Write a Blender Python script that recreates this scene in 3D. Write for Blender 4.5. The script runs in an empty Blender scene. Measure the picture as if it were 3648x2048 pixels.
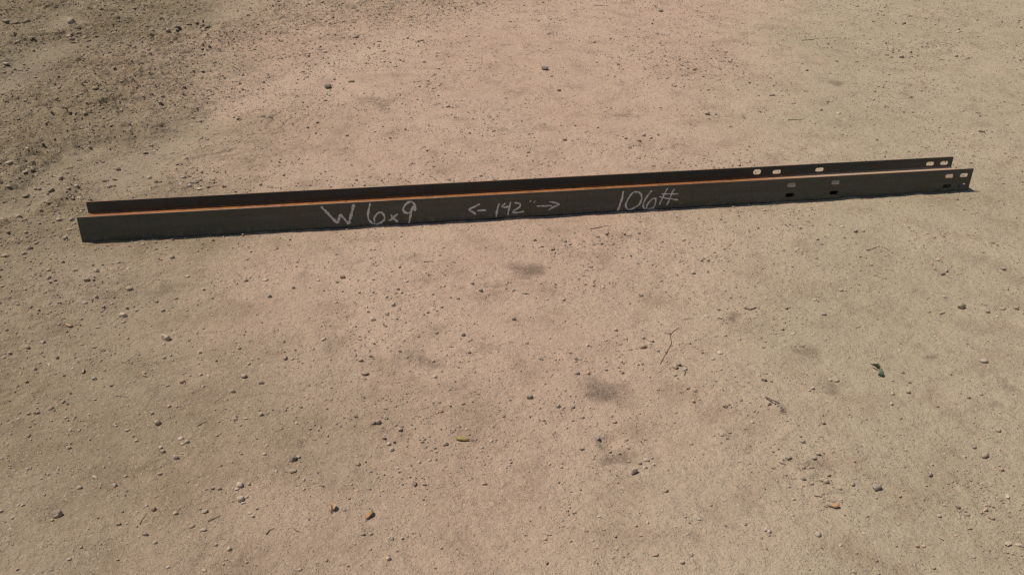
import bpy, bmesh, math, random
import numpy as np
from mathutils import Matrix, Vector

# ------------------------------------------------------------------ camera, light, exposure
scene = bpy.context.scene
IN = 0.0254
LB, DB, BF, TF, TW = 142*IN, 5.90*IN, 3.94*IN, 0.215*IN, 0.17*IN     # beam length, depth, flange width, thicknesses

cam = bpy.data.cameras.new('camera'); cam_ob = bpy.data.objects.new('camera', cam)
scene.collection.objects.link(cam_ob); scene.camera = cam_ob
cam.sensor_width = 36; cam.lens = 3235.26/3648*36; cam.clip_start = .05; cam.clip_end = 1000
CAM_LOC = (1.02319, -3.24848, 1.47337); CAM_ANG = (-0.179966, 1.073919, 0.015782)
cam_ob.matrix_world = (Matrix.Translation(CAM_LOC) @ Matrix.Rotation(CAM_ANG[0], 4, 'Z')
                       @ Matrix.Rotation(CAM_ANG[1], 4, 'X') @ Matrix.Rotation(CAM_ANG[2], 4, 'Z'))
SUN = Vector((0.0494, -0.0193, -0.1001)).normalized()               # way the light travels
world = bpy.data.worlds.new('World'); scene.world = world; world.use_nodes = True
wn = world.node_tree.nodes; bg = wn['Background']; bg.inputs[1].default_value = .07
sky = wn.new('ShaderNodeTexSky'); sky.sky_type = 'NISHITA'; sky.sun_disc = False
sky.sun_elevation = math.asin(-SUN.z); sky.sun_rotation = math.atan2(-SUN.x, -SUN.y)
world.node_tree.links.new(sky.outputs[0], bg.inputs[0])
sun = bpy.data.lights.new('sun', 'SUN'); sun.energy = 4.0; sun.angle = math.radians(.53); sun.color = (1, .945, .87)
sun_ob = bpy.data.objects.new('sun', sun); scene.collection.objects.link(sun_ob)
sun_ob.rotation_euler = SUN.to_track_quat('-Z', 'Y').to_euler(); sun_ob.location = (-2, 1, 4)
scene.view_settings.view_transform = 'Standard'; scene.view_settings.look = 'None'
scene.view_settings.exposure = .10; scene.view_settings.gamma = 1

scene.render.engine = 'CYCLES'; scene.cycles.use_denoising = False; scene.cycles.filter_width = 1.35

# ------------------------------------------------------------------ measured layout (metres, inches for the chalk)
STONES = """\
2.213 -1.716 23 g a; 0.285 -1.508 22 t a; 0.409 -0.745 27 w a; 2.958 -0.933 27 d a; -0.908 3.728 56 d a; 0.811 -1.388 19 d a
2.552 -1.647 20 t r; 2.828 -1.242 23 g f; 0.885 1.903 43 k a; 1.644 -1.568 18 t a; 0.254 -0.584 23 w a; 1.001 -1.029 21 d f
-0.505 0.889 32 g f; 3.037 -0.704 25 t l; 0.240 -0.403 23 t a; 0.695 -1.519 16 w r; 2.186 2.140 42 k a; 0.812 -1.432 17 d f
1.609 -1.843 15 r f; 1.997 -1.843 15 g r; 0.620 -1.608 15 t f; 0.689 -1.467 16 w r; 0.040 3.386 45 d a; 1.017 2.011 38 d l
1.447 -1.216 18 d r; 1.837 -1.012 20 t a; 2.873 -0.957 21 w l; 2.481 -0.904 21 t f; 4.154 0.704 32 d l; 3.090 -0.960 20 t f
0.454 -1.182 16 t r; 0.523 -1.258 15 w f; 0.616 -1.547 14 t f; -1.026 2.650 36 d f; -0.592 1.231 28 g f; 3.352 1.447 34 d f
1.688 -1.527 15 g f; 1.016 -1.267 15 r a; 0.161 -1.072 15 t a; 0.521 -1.336 14 w r; 0.594 -1.592 13 r f; 0.683 -0.401 19 w f
0.944 -0.421 19 r a; 0.361 0.466 23 w f; 2.861 1.169 29 d a; 3.435 3.699 43 d l; 1.028 -1.269 15 d r; 2.101 -1.677 14 t r
0.659 -0.992 16 t r; -0.822 3.306 37 t a; 2.137 -0.879 18 w l; 1.544 -0.623 18 g f; 0.710 -1.032 15 d a; 2.656 -1.556 14 t r
1.900 -1.135 15 r r; 2.340 -1.269 15 t f; 1.028 -1.763 11 w r; 0.838 -1.764 11 g f; 2.023 -1.960 11 g f; 0.490 -0.993 15 o r
0.049 -0.715 16 d a; 0.343 -0.179 18 g a; -0.208 3.418 36 d a; 1.068 3.106 35 k f; 1.606 -1.119 15 t r; 2.132 -1.234 15 d a
0.115 -0.477 16 t f; 0.311 -1.415 12 d f; 0.495 -1.603 11 k a; 1.035 -0.723 16 w a; -0.017 0.742 22 d a; -0.322 3.456 34 k f
-0.306 1.350 24 t l; 1.224 2.437 31 w l; 5.379 2.772 36 w l; 1.537 -1.460 13 k l; 1.661 -1.875 11 w r; 2.376 -1.837 12 d f
0.393 -1.421 11 g a; 2.158 -0.567 17 w r; 2.058 -1.078 14 w a; 1.914 -1.122 14 k a; 2.947 -0.856 16 w f; 0.994 -1.528 11 k l
0.974 -1.678 11 r f; 1.885 -1.810 11 w a; 0.634 -1.062 13 w r; 0.249 -1.254 12 t a; 0.539 -1.274 12 g r; 0.499 -1.522 11 r r
0.519 -1.632 10 g r; 0.701 -1.531 11 w l; 0.428 -1.559 10 t a; 0.344 -1.654 10 t f; 0.683 -1.679 10 w r; 0.637 -1.734 10 w f
-0.085 0.211 18 w r; -0.148 0.568 19 w r; -0.237 0.674 20 d r; -0.264 0.696 20 t f; 0.163 -0.192 16 t f; -0.060 -0.221 16 t r
-0.107 0.433 19 w f; 0.087 1.542 24 d f; 0.735 2.259 27 r l; 1.541 2.235 28 w l; 1.677 -1.555 11 w a; 1.651 -1.362 12 o r
1.701 -1.647 11 r r; 1.746 -1.751 11 g f; 2.201 -1.913 10 o a; 2.217 -1.914 10 o f; 2.309 -1.962 10 d f; 2.499 -1.641 12 g f
3.278 -0.701 16 g a; 0.372 -0.569 14 d r; 0.011 -0.735 13 t a; 0.382 -1.199 12 t f; 0.681 -1.196 12 w f; 0.243 -0.939 13 g a
0.470 -1.106 12 t f; 0.492 -1.392 11 r f; 0.603 -1.536 10 r l; 0.682 -1.478 11 w f; 0.550 -1.543 10 w r; 0.990 -0.957 13 d r
-0.180 -0.317 15 t f; 3.101 2.016 27 r r; 4.560 2.145 29 d a; 1.127 -1.532 11 d r; 0.719 -1.184 12 w a; 0.738 -1.355 11 w f
1.391 -1.746 10 d l; 2.436 -1.400 12 w a; 2.308 -1.830 10 w r; 2.140 -1.805 10 d l; 1.890 -1.817 10 w r; 2.834 -0.942 14 t f
3.136 -0.966 15 d a; 2.714 -1.395 12 t f; 0.266 -1.044 12 d l; 0.703 -0.523 14 g r; 2.020 0.863 21 d a; 2.377 0.801 21 t a
1.136 -1.366 11 d f; 1.823 -1.482 11 t f; 2.199 -1.840 10 d f; 1.875 -0.983 13 w a; 2.026 -1.106 13 g f; 2.616 -0.764 15 w a
2.499 -0.811 14 w f; 2.252 -1.297 12 w r; 1.401 -0.587 14 k r; 1.057 -1.389 11 w a; 0.519 -0.842 12 w a; 0.207 -0.764 13 t f
0.719 -1.568 10 w f; 0.771 -0.913 12 d a; 1.307 -0.860 13 d r; -0.067 0.039 16 d r; -0.406 0.766 18 w f; -0.478 1.066 19 w r
0.318 0.499 18 w r; 0.292 0.721 18 w f; 0.617 -0.395 14 t r; 0.418 -0.336 14 w f; 0.250 1.384 21 d f; -0.110 1.395 21 t f
0.860 2.731 27 w f; 0.516 2.072 24 d f; 1.514 1.468 22 w a; 1.240 2.704 27 t f; 1.468 2.409 26 w f; 1.876 -1.037 13 d f
1.886 -1.171 12 d f; 1.901 -0.225 16 d f; 2.906 -0.326 16 d a; 3.026 -0.974 14 r r; 2.514 -1.355 12 d r; 0.134 0.624 18 w r
1.508 1.881 23 w f; 1.506 2.959 28 t f; 3.464 2.418 27 g l; 3.571 1.088 22 w f; 3.549 0.659 20 t l; 1.668 -1.537 10 t r
2.063 -1.677 10 w a; 2.200 -1.978 9 d a; 0.651 -1.183 11 d a; 0.261 -0.622 12 t f; 0.641 -1.472 10 t r; 0.314 -1.681 9 k f
0.613 -1.258 10 t f; 0.559 -1.713 9 w f; 1.158 -0.483 14 w f; 1.198 -1.075 11 w a; 1.319 -0.627 13 t f; -0.293 0.553 17 d r
-0.551 1.021 18 w f; 0.181 0.932 18 t f; -0.082 0.296 16 d l; 0.207 1.450 20 t f; 0.760 1.513 21 g f; 1.050 -1.363 10 w r
1.313 -1.390 10 w f; 1.040 -1.337 10 r r; 1.643 -1.526 10 t f; 1.893 -1.305 11 o r; 1.518 -1.706 9 w f; 1.828 -1.346 11 r f
1.814 -1.233 11 d f; 1.478 -0.789 13 d a; 2.938 -0.325 15 d f; 2.306 -0.976 12 d r; 2.323 -1.264 11 w f; 1.379 -1.759 9 t r
1.702 -1.793 9 t f; 2.123 -1.705 9 t r; 2.103 -1.855 9 w f; 2.393 -1.961 9 t f; 2.119 -1.654 9 r r; 2.669 -1.406 11 d r
0.165 -0.743 11 t f; 0.211 -1.120 10 t r; 0.190 -0.645 12 t f; 0.486 -1.305 10 r r; 2.173 1.690 21 d a; 0.824 -1.381 9 w r
0.994 -1.681 8 w r; 1.127 -1.807 8 k l; 1.606 -1.483 9 r r; 1.941 -1.452 10 d f; 1.827 -1.700 9 g f; 1.790 -1.711 9 d f
1.717 -1.739 9 g f; 1.690 -1.858 8 d f; 2.547 -1.612 10 d r; 2.310 -1.895 8 o l; 1.783 -0.903 12 w r; 1.673 -0.977 11 w a
2.378 -0.852 12 r r; 2.413 -1.054 11 d f; 2.465 -1.356 10 w r; 1.378 -0.529 13 g r; 1.201 -0.992 11 w r; -0.225 0.113 14 g r
0.276 -0.099 13 r f; 0.222 -0.049 14 t f; 1.116 2.410 23 t f; 3.170 1.787 22 t f; 2.650 1.305 20 t l; 2.905 0.952 19 t f
5.133 3.081 28 g r; 5.107 3.734 30 t f; 4.211 2.082 24 r f; 3.502 1.156 20 w a; 4.353 0.786 19 d f; 2.088 -1.938 8 k r
0.403 -0.492 12 d r; -0.080 -0.622 11 d r; 0.347 -1.175 9 t f; 0.668 -0.927 10 w r; 0.530 -1.282 9 w r; 0.480 -1.506 8 w r
0.708 -1.511 8 w r; 0.727 -1.581 8 w r; 1.019 -0.939 11 r r; 0.791 -0.918 11 t f; 1.114 -0.399 13 k l; -0.030 -0.159 13 r r
0.173 0.489 15 k a; -0.776 2.320 21 t f; 0.980 1.062 17 k a; 2.194 1.983 21 d f; 2.425 0.881 18 w r; 2.448 0.836 18 t f
2.862 1.689 21 r l; 4.944 2.127 24 g r; 4.087 2.115 23 r f; 1.738 -1.137 10 r a; 2.876 -0.275 14 w f; 2.873 -0.483 13 d a
0.419 -0.855 10 t r; 0.482 -0.441 12 w r; 0.143 -0.441 11 w r; 0.478 -1.288 9 w r; 0.196 -1.459 8 w r; 0.653 -1.661 8 w r
0.412 -1.250 9 w r; 0.710 -1.467 8 w r; 0.860 -0.429 12 w f; 0.785 -0.277 12 r f; 0.778 -0.473 12 d r; 0.920 -0.594 11 w f
0.923 -0.237 13 d f; -0.309 0.556 14 t r; 0.393 0.480 15 k r; 0.309 -0.091 13 t l; -0.242 -0.071 12 t f; 0.343 0.660 15 t r"""
MORE = """\
3.169 2.972 25 d; 2.661 2.786 24 t; 2.663 2.189 22 r; 2.227 1.026 18 w; 5.770 3.126 27 t; 4.694 2.262 23 d; 0.772 -1.427 9 w; 1.165 -1.397 9 d
1.342 -1.495 9 w; 1.147 -1.602 8 w; 0.824 -1.167 9 d; 0.850 -1.267 9 d; 1.113 -1.288 9 d; 1.066 -1.460 9 w; 1.705 -1.522 9 w; 1.701 -1.547 9 w
1.758 -1.302 10 w; 1.925 -1.474 9 d; 1.538 -1.776 8 d; 1.484 -1.778 8 t; 1.368 -1.829 8 d; 1.595 -1.781 8 o; 1.697 -1.348 9 t; 1.865 -1.832 8 t
1.798 -1.781 8 k; 2.556 -1.430 10 k; 2.363 -1.594 9 w; 2.372 -1.820 8 t; 2.304 -1.772 8 g; 2.414 -1.835 8 t; 2.398 -1.658 9 w; 2.003 -1.678 8 w
0.669 -1.223 9 t; 0.841 -1.503 8 w; 0.884 -1.499 8 d; 0.957 -1.706 7 w; 1.470 -1.521 8 r; 1.623 -1.744 8 w; 2.254 -1.754 8 r; 1.986 -1.881 7 r
2.134 -1.952 7 r; 2.076 -1.738 8 d; 2.042 -1.768 8 g; 2.153 -0.735 11 w; 2.055 -0.973 10 t; 2.007 -1.066 10 d; 1.808 -1.167 10 w; 1.714 -1.236 9 w
2.044 -0.272 13 d; 2.214 -0.567 12 w; 2.664 -0.230 13 k; 3.186 -0.420 13 d; 2.238 -1.303 9 w; 2.325 -1.079 10 r; 0.451 -1.004 9 g; 0.072 -0.570 10 w
0.991 -0.839 10 t; 0.990 -0.820 10 w; 1.107 -0.921 10 r; -0.125 -0.198 11 t; 0.271 0.614 14 w; 1.267 1.122 16 d; 2.497 0.875 16 d; 1.002 -1.403 8 d
1.147 -1.370 8 w; 0.929 -1.267 8 k; 1.484 -1.527 8 w; 1.886 -1.827 7 d; 2.282 -1.290 9 d; 0.129 -0.584 10 t; 0.031 -0.878 9 t; 0.352 -1.345 8 w
0.675 -1.722 7 d; 0.297 -1.684 7 k; 0.666 -1.265 8 t; 1.874 -1.255 9 d; 1.539 -1.837 7 r; 2.332 -1.579 8 d; 2.090 -1.791 7 k; 2.210 -1.612 8 r
0.940 -0.520 10 w; 0.996 -0.538 10 t; 0.809 -0.935 9 d; 1.230 -1.145 9 d; 1.018 -0.638 10 w; -0.199 0.194 12 d; 0.608 -0.232 11 t; -0.645 2.301 18 t
1.051 2.930 21 d; 3.207 2.832 21 t; 2.122 1.072 16 r; 2.157 1.543 17 r; 4.862 2.393 21 d; 3.789 1.920 19 t; 0.407 -0.778 9 t; 0.180 -0.515 10 k
0.233 -1.120 8 d; 0.109 -1.085 8 t; -0.032 -0.760 9 w; 0.262 -0.938 8 o; 0.123 -1.061 8 d; 0.488 -1.363 7 d; 0.186 -1.458 7 t; 0.361 -1.621 7 d
0.276 -1.522 7 t; -0.179 1.205 14 r; 1.848 1.582 16 w; 0.990 -1.728 7 w; 1.060 -1.707 7 w; 1.145 -1.750 7 w; 0.735 -1.556 7 k; 1.108 -1.506 7 r
1.047 -1.742 7 d; 1.483 -1.466 8 d; 1.443 -1.505 7 w; 1.472 -1.613 7 w; 2.426 -1.465 8 k; 1.084 1.188 14 w; 0.706 1.894 16 d; 1.979 -0.404 10 k
0.572 -0.895 8 d; 0.272 -0.808 8 t; 0.401 -1.618 6 t; 0.680 -1.710 6 k; 0.470 -1.573 6 d; 0.925 -0.452 10 d; 0.947 -0.661 9 w; 0.979 -0.758 9 r
1.073 -0.770 9 k; 0.772 -0.959 8 k; 0.746 -0.869 8 d; 0.766 -0.873 8 w; 1.155 -1.053 8 d; 4.628 2.755 20 k; 2.153 -1.202 8 k; 2.722 -0.411 10 k
0.127 -1.145 7 t; 0.197 -1.559 6 r; 0.193 -1.030 7 d; 0.378 -1.530 6 r; 0.400 -1.228 6 d; 0.564 -1.432 6 d; 0.076 -0.699 7 k; 0.498 -0.726 7 d
0.210 -1.589 5 g; 0.842 -0.312 8 d"""
CHALK_MARKS = [
  ('chalk_letter', 'W', 0.30, [[(34.37, 3.59), (36.59, 0.65)], [(36.59, 0.65), (37.09, 2.17)], [(37.09, 2.17), (38.25, 0.48)], [(38.25, 0.48), (39.23, 3.68)]]),
  ('chalk_digit', '6', 0.24, [[(41.68, 3.69), (41.43, 2.87), (41.22, 1.92), (41.26, 1.13), (41.64, 0.52), (42.16, 0.23), (42.75, 0.26), (43.3, 0.55), (43.66, 1.11), (43.49, 1.84), (43.03, 2.1), (42.48, 1.77), (42.12, 1.15), (42.17, 0.42)]]),
  ('chalk_letter', 'x', 0.24, [[(44.63, 1.61), (44.88, 1.1), (45.7, 0.3)], [(45.73, 1.67), (45.12, 1.28), (44.62, 0.79), (44.23, 0.68)]]),
  ('chalk_digit', '9', 0.25, [[(48.41, 3.03), (47.95, 3.48), (47.48, 3.54), (46.86, 3.06), (46.54, 2.43), (46.7, 1.97), (47.16, 1.68), (47.65, 1.91), (48.17, 2.91)], [(48.41, 3.03), (48.37, 2.38), (48.25, 1.97)], [(48.23, 2.98), (47.7, 1.71), (47.31, 0.03)]]),
  ('chalk_arrow', 'pointing left', 0.24, [[(58.36, 2.56), (57.52, 2.17), (56.67, 1.68), (57.71, 0.92)], [(57.89, 1.46), (58.6, 1.45), (59.31, 1.48)]]),
  ('chalk_digit', '1 of 142', 0.22, [[(61.32, 2.46), (60.99, 1.3), (60.86, 0.17)]]),
  ('chalk_digit', '4', 0.22, [[(62.31, 2.43), (61.74, 1.92), (62.29, 1.78), (62.77, 1.89)], [(63.17, 2.64), (62.84, 1.34), (62.68, 0.35)]]),
  ('chalk_digit', '2', 0.21, [[(63.68, 2.42), (64.48, 2.27), (64.65, 2.0), (64.49, 1.64), (63.57, 1.03), (63.57, 0.81), (64.37, 0.76), (65.3, 0.85)]]),
  ('chalk_inch_mark', 'inch mark', 0.14, [[(66.36, 2.7), (66.13, 2.43)], [(66.75, 2.5), (66.86, 2.27), (67.06, 2.55)]]),
  ('chalk_arrow', 'pointing right', 0.19, [[(67.25, 1.66), (68.51, 1.61), (69.76, 1.58)], [(69.25, 2.28), (70.16, 2.04), (70.87, 1.72), (69.98, 1.35), (69.19, 0.87)]]),
  ('chalk_digit', '1 of 106', 0.27, [[(81.13, 3.39), (81.01, 2.09), (80.74, 1.04), (80.47, -0.02)]]),
  ('chalk_digit', '0', 0.21, [[(83.45, 3.14), (82.76, 3.04), (82.18, 2.3), (81.72, 1.2), (81.8, 0.58), (82.24, 0.16), (82.98, 0.34), (83.91, 0.9), (84.17, 1.56), (84.26, 2.12), (83.96, 2.81), (83.45, 3.14)]]),
  ('chalk_digit', '6 of 106', 0.20, [[(85.84, 3.2), (85.14, 2.24), (84.73, 1.42), (84.63, 0.63), (84.89, 0.22), (85.44, 0.04), (86.3, 0.25), (86.61, 0.97), (86.6, 1.64), (86.26, 1.83), (85.65, 1.36), (85.28, 0.71), (85.23, -0.03)]]),
  ('chalk_pound_sign', 'pound sign', 0.17, [[(88.43, 3.5), (88.07, 2.74), (87.77, 1.97), (87.3, 0.64)], [(89.59, 3.32), (89.22, 2.67), (88.99, 1.73), (88.56, 0.57)], [(87.5, 2.52), (88.92, 2.45), (90.34, 2.38)], [(87.16, 2.06), (88.17, 1.78), (90.4, 1.34)]]),
]
STAINS_AND_SHADE = [
  (1.592, -0.453, 0.050, 0.038, 1.00),  # brown hollow, its shadow painted in along with the brown
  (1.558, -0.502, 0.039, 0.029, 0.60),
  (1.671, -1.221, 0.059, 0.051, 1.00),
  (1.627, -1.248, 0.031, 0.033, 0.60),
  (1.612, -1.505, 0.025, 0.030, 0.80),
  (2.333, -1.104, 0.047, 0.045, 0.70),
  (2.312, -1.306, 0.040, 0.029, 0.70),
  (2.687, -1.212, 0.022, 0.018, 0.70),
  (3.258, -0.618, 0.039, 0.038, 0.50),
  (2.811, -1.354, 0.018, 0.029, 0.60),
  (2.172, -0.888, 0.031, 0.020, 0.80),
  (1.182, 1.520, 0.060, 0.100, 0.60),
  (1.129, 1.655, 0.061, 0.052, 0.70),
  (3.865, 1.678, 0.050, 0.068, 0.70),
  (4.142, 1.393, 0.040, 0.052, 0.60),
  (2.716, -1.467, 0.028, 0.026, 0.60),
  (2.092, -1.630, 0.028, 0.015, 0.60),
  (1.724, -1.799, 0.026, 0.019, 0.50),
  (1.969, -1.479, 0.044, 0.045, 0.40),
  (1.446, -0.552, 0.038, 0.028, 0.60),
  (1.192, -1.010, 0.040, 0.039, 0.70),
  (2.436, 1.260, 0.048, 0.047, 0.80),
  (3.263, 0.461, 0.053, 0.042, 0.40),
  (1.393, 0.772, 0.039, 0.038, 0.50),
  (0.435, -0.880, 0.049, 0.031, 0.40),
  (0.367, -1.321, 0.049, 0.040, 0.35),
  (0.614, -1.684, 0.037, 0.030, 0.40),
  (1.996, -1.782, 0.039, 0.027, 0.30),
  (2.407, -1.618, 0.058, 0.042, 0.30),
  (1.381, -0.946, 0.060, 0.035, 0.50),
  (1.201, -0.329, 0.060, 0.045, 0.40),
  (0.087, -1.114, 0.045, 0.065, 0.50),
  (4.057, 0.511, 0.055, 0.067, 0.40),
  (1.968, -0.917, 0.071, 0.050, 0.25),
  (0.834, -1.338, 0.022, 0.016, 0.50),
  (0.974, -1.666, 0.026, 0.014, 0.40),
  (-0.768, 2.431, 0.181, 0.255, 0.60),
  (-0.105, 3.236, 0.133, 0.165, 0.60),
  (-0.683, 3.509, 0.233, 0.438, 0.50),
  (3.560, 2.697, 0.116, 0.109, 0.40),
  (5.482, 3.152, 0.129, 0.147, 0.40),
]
LEAVES = {
  'green_a': [(2.4727, -1.2123, 0.006), (2.4738, -1.2323, 0.02), (2.4826, -1.2423, 0.027), (2.4813, -1.2535, 0.024), (2.489, -1.242, 0.005), (2.486, -1.2309, 0.003), (2.4816, -1.2214, 0.003)],
  'green_b': [(2.4816, -1.2551, 0.022), (2.4847, -1.2584, 0.02), (2.4842, -1.2683, 0.016), (2.4854, -1.2724, 0.008), (2.4797, -1.2726, 0.003), (2.4738, -1.2692, 0.004), (2.4674, -1.2686, 0.005), (2.4752, -1.2605, 0.014)],
  'olive': [(1.2223, -1.3674, 0.003), (1.2263, -1.3652, 0.004), (1.2341, -1.367, 0.005), (1.2388, -1.366, 0.006), (1.2393, -1.3685, 0.005), (1.2498, -1.373, 0.004), (1.2602, -1.3806, 0.003), (1.2543, -1.3823, 0.002), (1.243, -1.3817, 0.002), (1.2293, -1.3782, 0.002), (1.223, -1.3735, 0.002)],
  'olive_stem': [(1.2602, -1.3811, 0.003), (1.265, -1.3832, 0.003), (1.2694, -1.3844, 0.002)],
  'brown_a': [(0.9044, -1.5967, 0.002), (0.901, -1.5815, 0.003), (0.8993, -1.5692, 0.005), (0.9033, -1.5698, 0.004), (0.9069, -1.5757, 0.002), (0.9066, -1.5868, 0.002)],
  'brown_b': [(0.9072, -1.5897, 0.002), (0.9072, -1.5757, 0.002), (0.91, -1.5698, 0.006), (0.917, -1.5804, 0.011), (0.9162, -1.5869, 0.009), (0.9115, -1.5938, 0.005)],
  'brown_stem': [(0.9074, -1.5836, 0.004), (0.9061, -1.5927, 0.004), (0.9038, -1.5984, 0.002)],
  'mixed': [(1.0023, -1.6113, 0.006), (0.9983, -1.6083, 0.005), (0.9904, -1.6144, 0.004), (0.9832, -1.6243, 0.004), (0.9835, -1.63, 0.003), (0.9873, -1.6327, 0.004), (0.9951, -1.6274, 0.006), (1.0011, -1.6214, 0.008)],
  'mixed_stem': [(0.9855, -1.631, 0.004), (0.9838, -1.6342, 0.003), (0.9828, -1.6379, 0.002)],
  'orange': [(2.0627, -1.7563, 0.002), (2.073, -1.7571, 0.004), (2.0814, -1.7583, 0.006), (2.0896, -1.7614, 0.007), (2.0889, -1.7668, 0.007), (2.0858, -1.7695, 0.005), (2.0764, -1.7689, 0.004), (2.0717, -1.7643, 0.003), (2.066, -1.7606, 0.002)],
  'orange_stem': [(2.0621, -1.7581, 0.003), (2.0566, -1.7602, 0.003), (2.0537, -1.7575, 0.002)],
  'dried': [(0.0838, -0.6063, 0.006), (0.0974, -0.6129, 0.006), (0.1052, -0.6221, 0.005), (0.1171, -0.6298, 0.003), (0.1085, -0.6346, 0.002), (0.0994, -0.63, 0.003), (0.0908, -0.6207, 0.005)],
  'dried_stem': [(0.0916, -0.6232, 0.006), (0.0876, -0.6246, 0.008), (0.0843, -0.6247, 0.005), (0.0822, -0.6271, 0.002)],
  'chip': [(1.1394, -0.3555, 0.003), (1.1449, -0.365, 0.005), (1.1428, -0.3755, 0.005), (1.1389, -0.3799, 0.002), (1.1371, -0.375, 0.002)],
  'chipfar': [(1.2111, 2.9889, 0.005), (1.2276, 2.9827, 0.008), (1.2346, 2.9621, 0.008), (1.2261, 2.9562, 0.003), (1.2099, 2.9637, 0.003)],
  'bit': [(0.3673, -0.9309, 0.003), (0.3762, -0.9414, 0.005), (0.3867, -0.9492, 0.003), (0.3842, -0.9514, 0.002), (0.3749, -0.9449, 0.002)],
  'weed_stem': [(2.0986, -1.32, 0.003), (2.1037, -1.3324, 0.006), (2.1071, -1.3425, 0.008), (2.1129, -1.3536, 0.009), (2.1214, -1.3626, 0.008)],
  'weed_1': [(2.1214, -1.3626, 0.008), (2.1269, -1.3654, 0.008), (2.1303, -1.3708, 0.006), (2.1322, -1.3795, 0.003)],
  'weed_2': [(2.1214, -1.3626, 0.008), (2.1221, -1.3727, 0.009), (2.1245, -1.3826, 0.008), (2.125, -1.3871, 0.005), (2.1226, -1.3916, 0.003)],
  'weed_3': [(2.1214, -1.3626, 0.008), (2.1171, -1.3705, 0.008), (2.1158, -1.3817, 0.006), (2.118, -1.3898, 0.003)],
  'weed_4': [(2.111, -1.343, 0.008), (2.113, -1.3524, 0.012), (2.1171, -1.3585, 0.012), (2.1229, -1.3618, 0.009)],
  'weed_5': [(2.1089, -1.3892, 0.002), (2.1134, -1.3923, 0.003), (2.1171, -1.3961, 0.003), (2.1226, -1.3956, 0.002)],
  'weed_6': [(2.1218, -1.3646, 0.008), (2.1187, -1.3768, 0.01), (2.1181, -1.3848, 0.008), (2.1205, -1.3883, 0.004)],
}
CLODS = """\
-0.853 3.411 40; -0.838 3.483 38; -0.791 3.419 47; -0.775 3.491 41; -0.749 3.549 52; -0.695 3.388 41; -0.646 3.324 37; -0.798 3.256 40; -0.719 3.295 47; -0.836 3.589 42
-0.922 3.568 48; -0.926 3.478 34; -0.362 3.592 42; -0.326 3.620 42; -0.171 3.571 56; -0.133 3.496 42; -0.097 3.626 42; -0.042 3.516 38; -0.003 3.584 42; 0.046 3.538 42
-0.253 3.494 35; -0.984 2.456 35; -0.945 2.415 29; -0.948 2.467 23; -0.779 4.005 37; -1.063 3.900 43; -1.132 3.958 36; -1.377 3.853 57; -1.302 3.797 63; -1.236 3.821 57
-1.154 3.686 42; -0.708 4.357 46; -0.576 4.232 53; -0.522 4.338 46; -0.416 4.365 62; -0.586 4.089 45; -0.387 2.842 31; -0.570 2.863 44; -0.477 2.563 36; -0.515 2.477 41
-0.953 3.481 31; -1.060 3.155 39; -1.120 3.216 46; -1.070 3.349 33; -0.334 3.126 33; -0.105 2.046 34; -0.168 2.074 34; -0.393 2.063 33; -0.277 2.169 31; -0.556 1.875 32
-0.201 1.469 30; -0.167 1.370 25; -0.274 1.308 29; 0.326 0.550 38; 0.311 0.507 25; 0.345 0.565 21; 0.174 0.515 21; -0.026 0.764 26; -0.045 0.613 25; -0.274 0.702 26
-0.233 0.732 26; -0.230 0.792 26; -0.480 0.851 26; -0.388 0.433 32; -0.331 0.488 28; -0.406 0.618 25; -0.326 0.498 20; -0.337 0.856 27; -0.211 0.889 27; 0.004 0.550 25"""
# ------------------------------------------------------------------ helpers
rnd = random.Random(7); rng = np.random.default_rng(11)
COL = scene.collection
def link(name, me, parent=None, loc=None):
    o = bpy.data.objects.new(name, me); COL.objects.link(o)
    if parent is not None: o.parent = parent
    if loc is not None: o.location = loc
    return o
def tag(o, label, cat=None, group=None, kind=None):
    if label: o['label'] = label
    if cat: o['category'] = cat
    if group: o['group'] = group
    if kind: o['kind'] = kind
    return o

def _hash(ix, iy, s):
    n = (ix*374761393 + iy*668265263 + s*1442695041) & 0xffffffff
    n = ((n ^ (n >> 13))*1274126177) & 0xffffffff
    return ((n ^ (n >> 16)) & 0xffff)/65535.
def vnoise(x, y, s=0):
    """gradient noise, about -1..1"""
    ix = np.floor(x).astype(np.int64); iy = np.floor(y).astype(np.int64)
    fx = x-ix; fy = y-iy
    u = fx*fx*fx*(fx*(fx*6-15)+10); v = fy*fy*fy*(fy*(fy*6-15)+10)
    def g(i, j):
        a = _hash(ix+i, iy+j, s)*2*np.pi
        return np.cos(a)*(fx-i) + np.sin(a)*(fy-j)
    a = g(0, 0); b = g(1, 0); c = g(0, 1); d = g(1, 1)
    return 1.5*((a+(b-a)*u) + ((c+(d-c)*u)-(a+(b-a)*u))*v)
def sst(a, b, x):
    t = np.clip((x-a)/(b-a), 0, 1); return t*t*(3-2*t)

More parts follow.
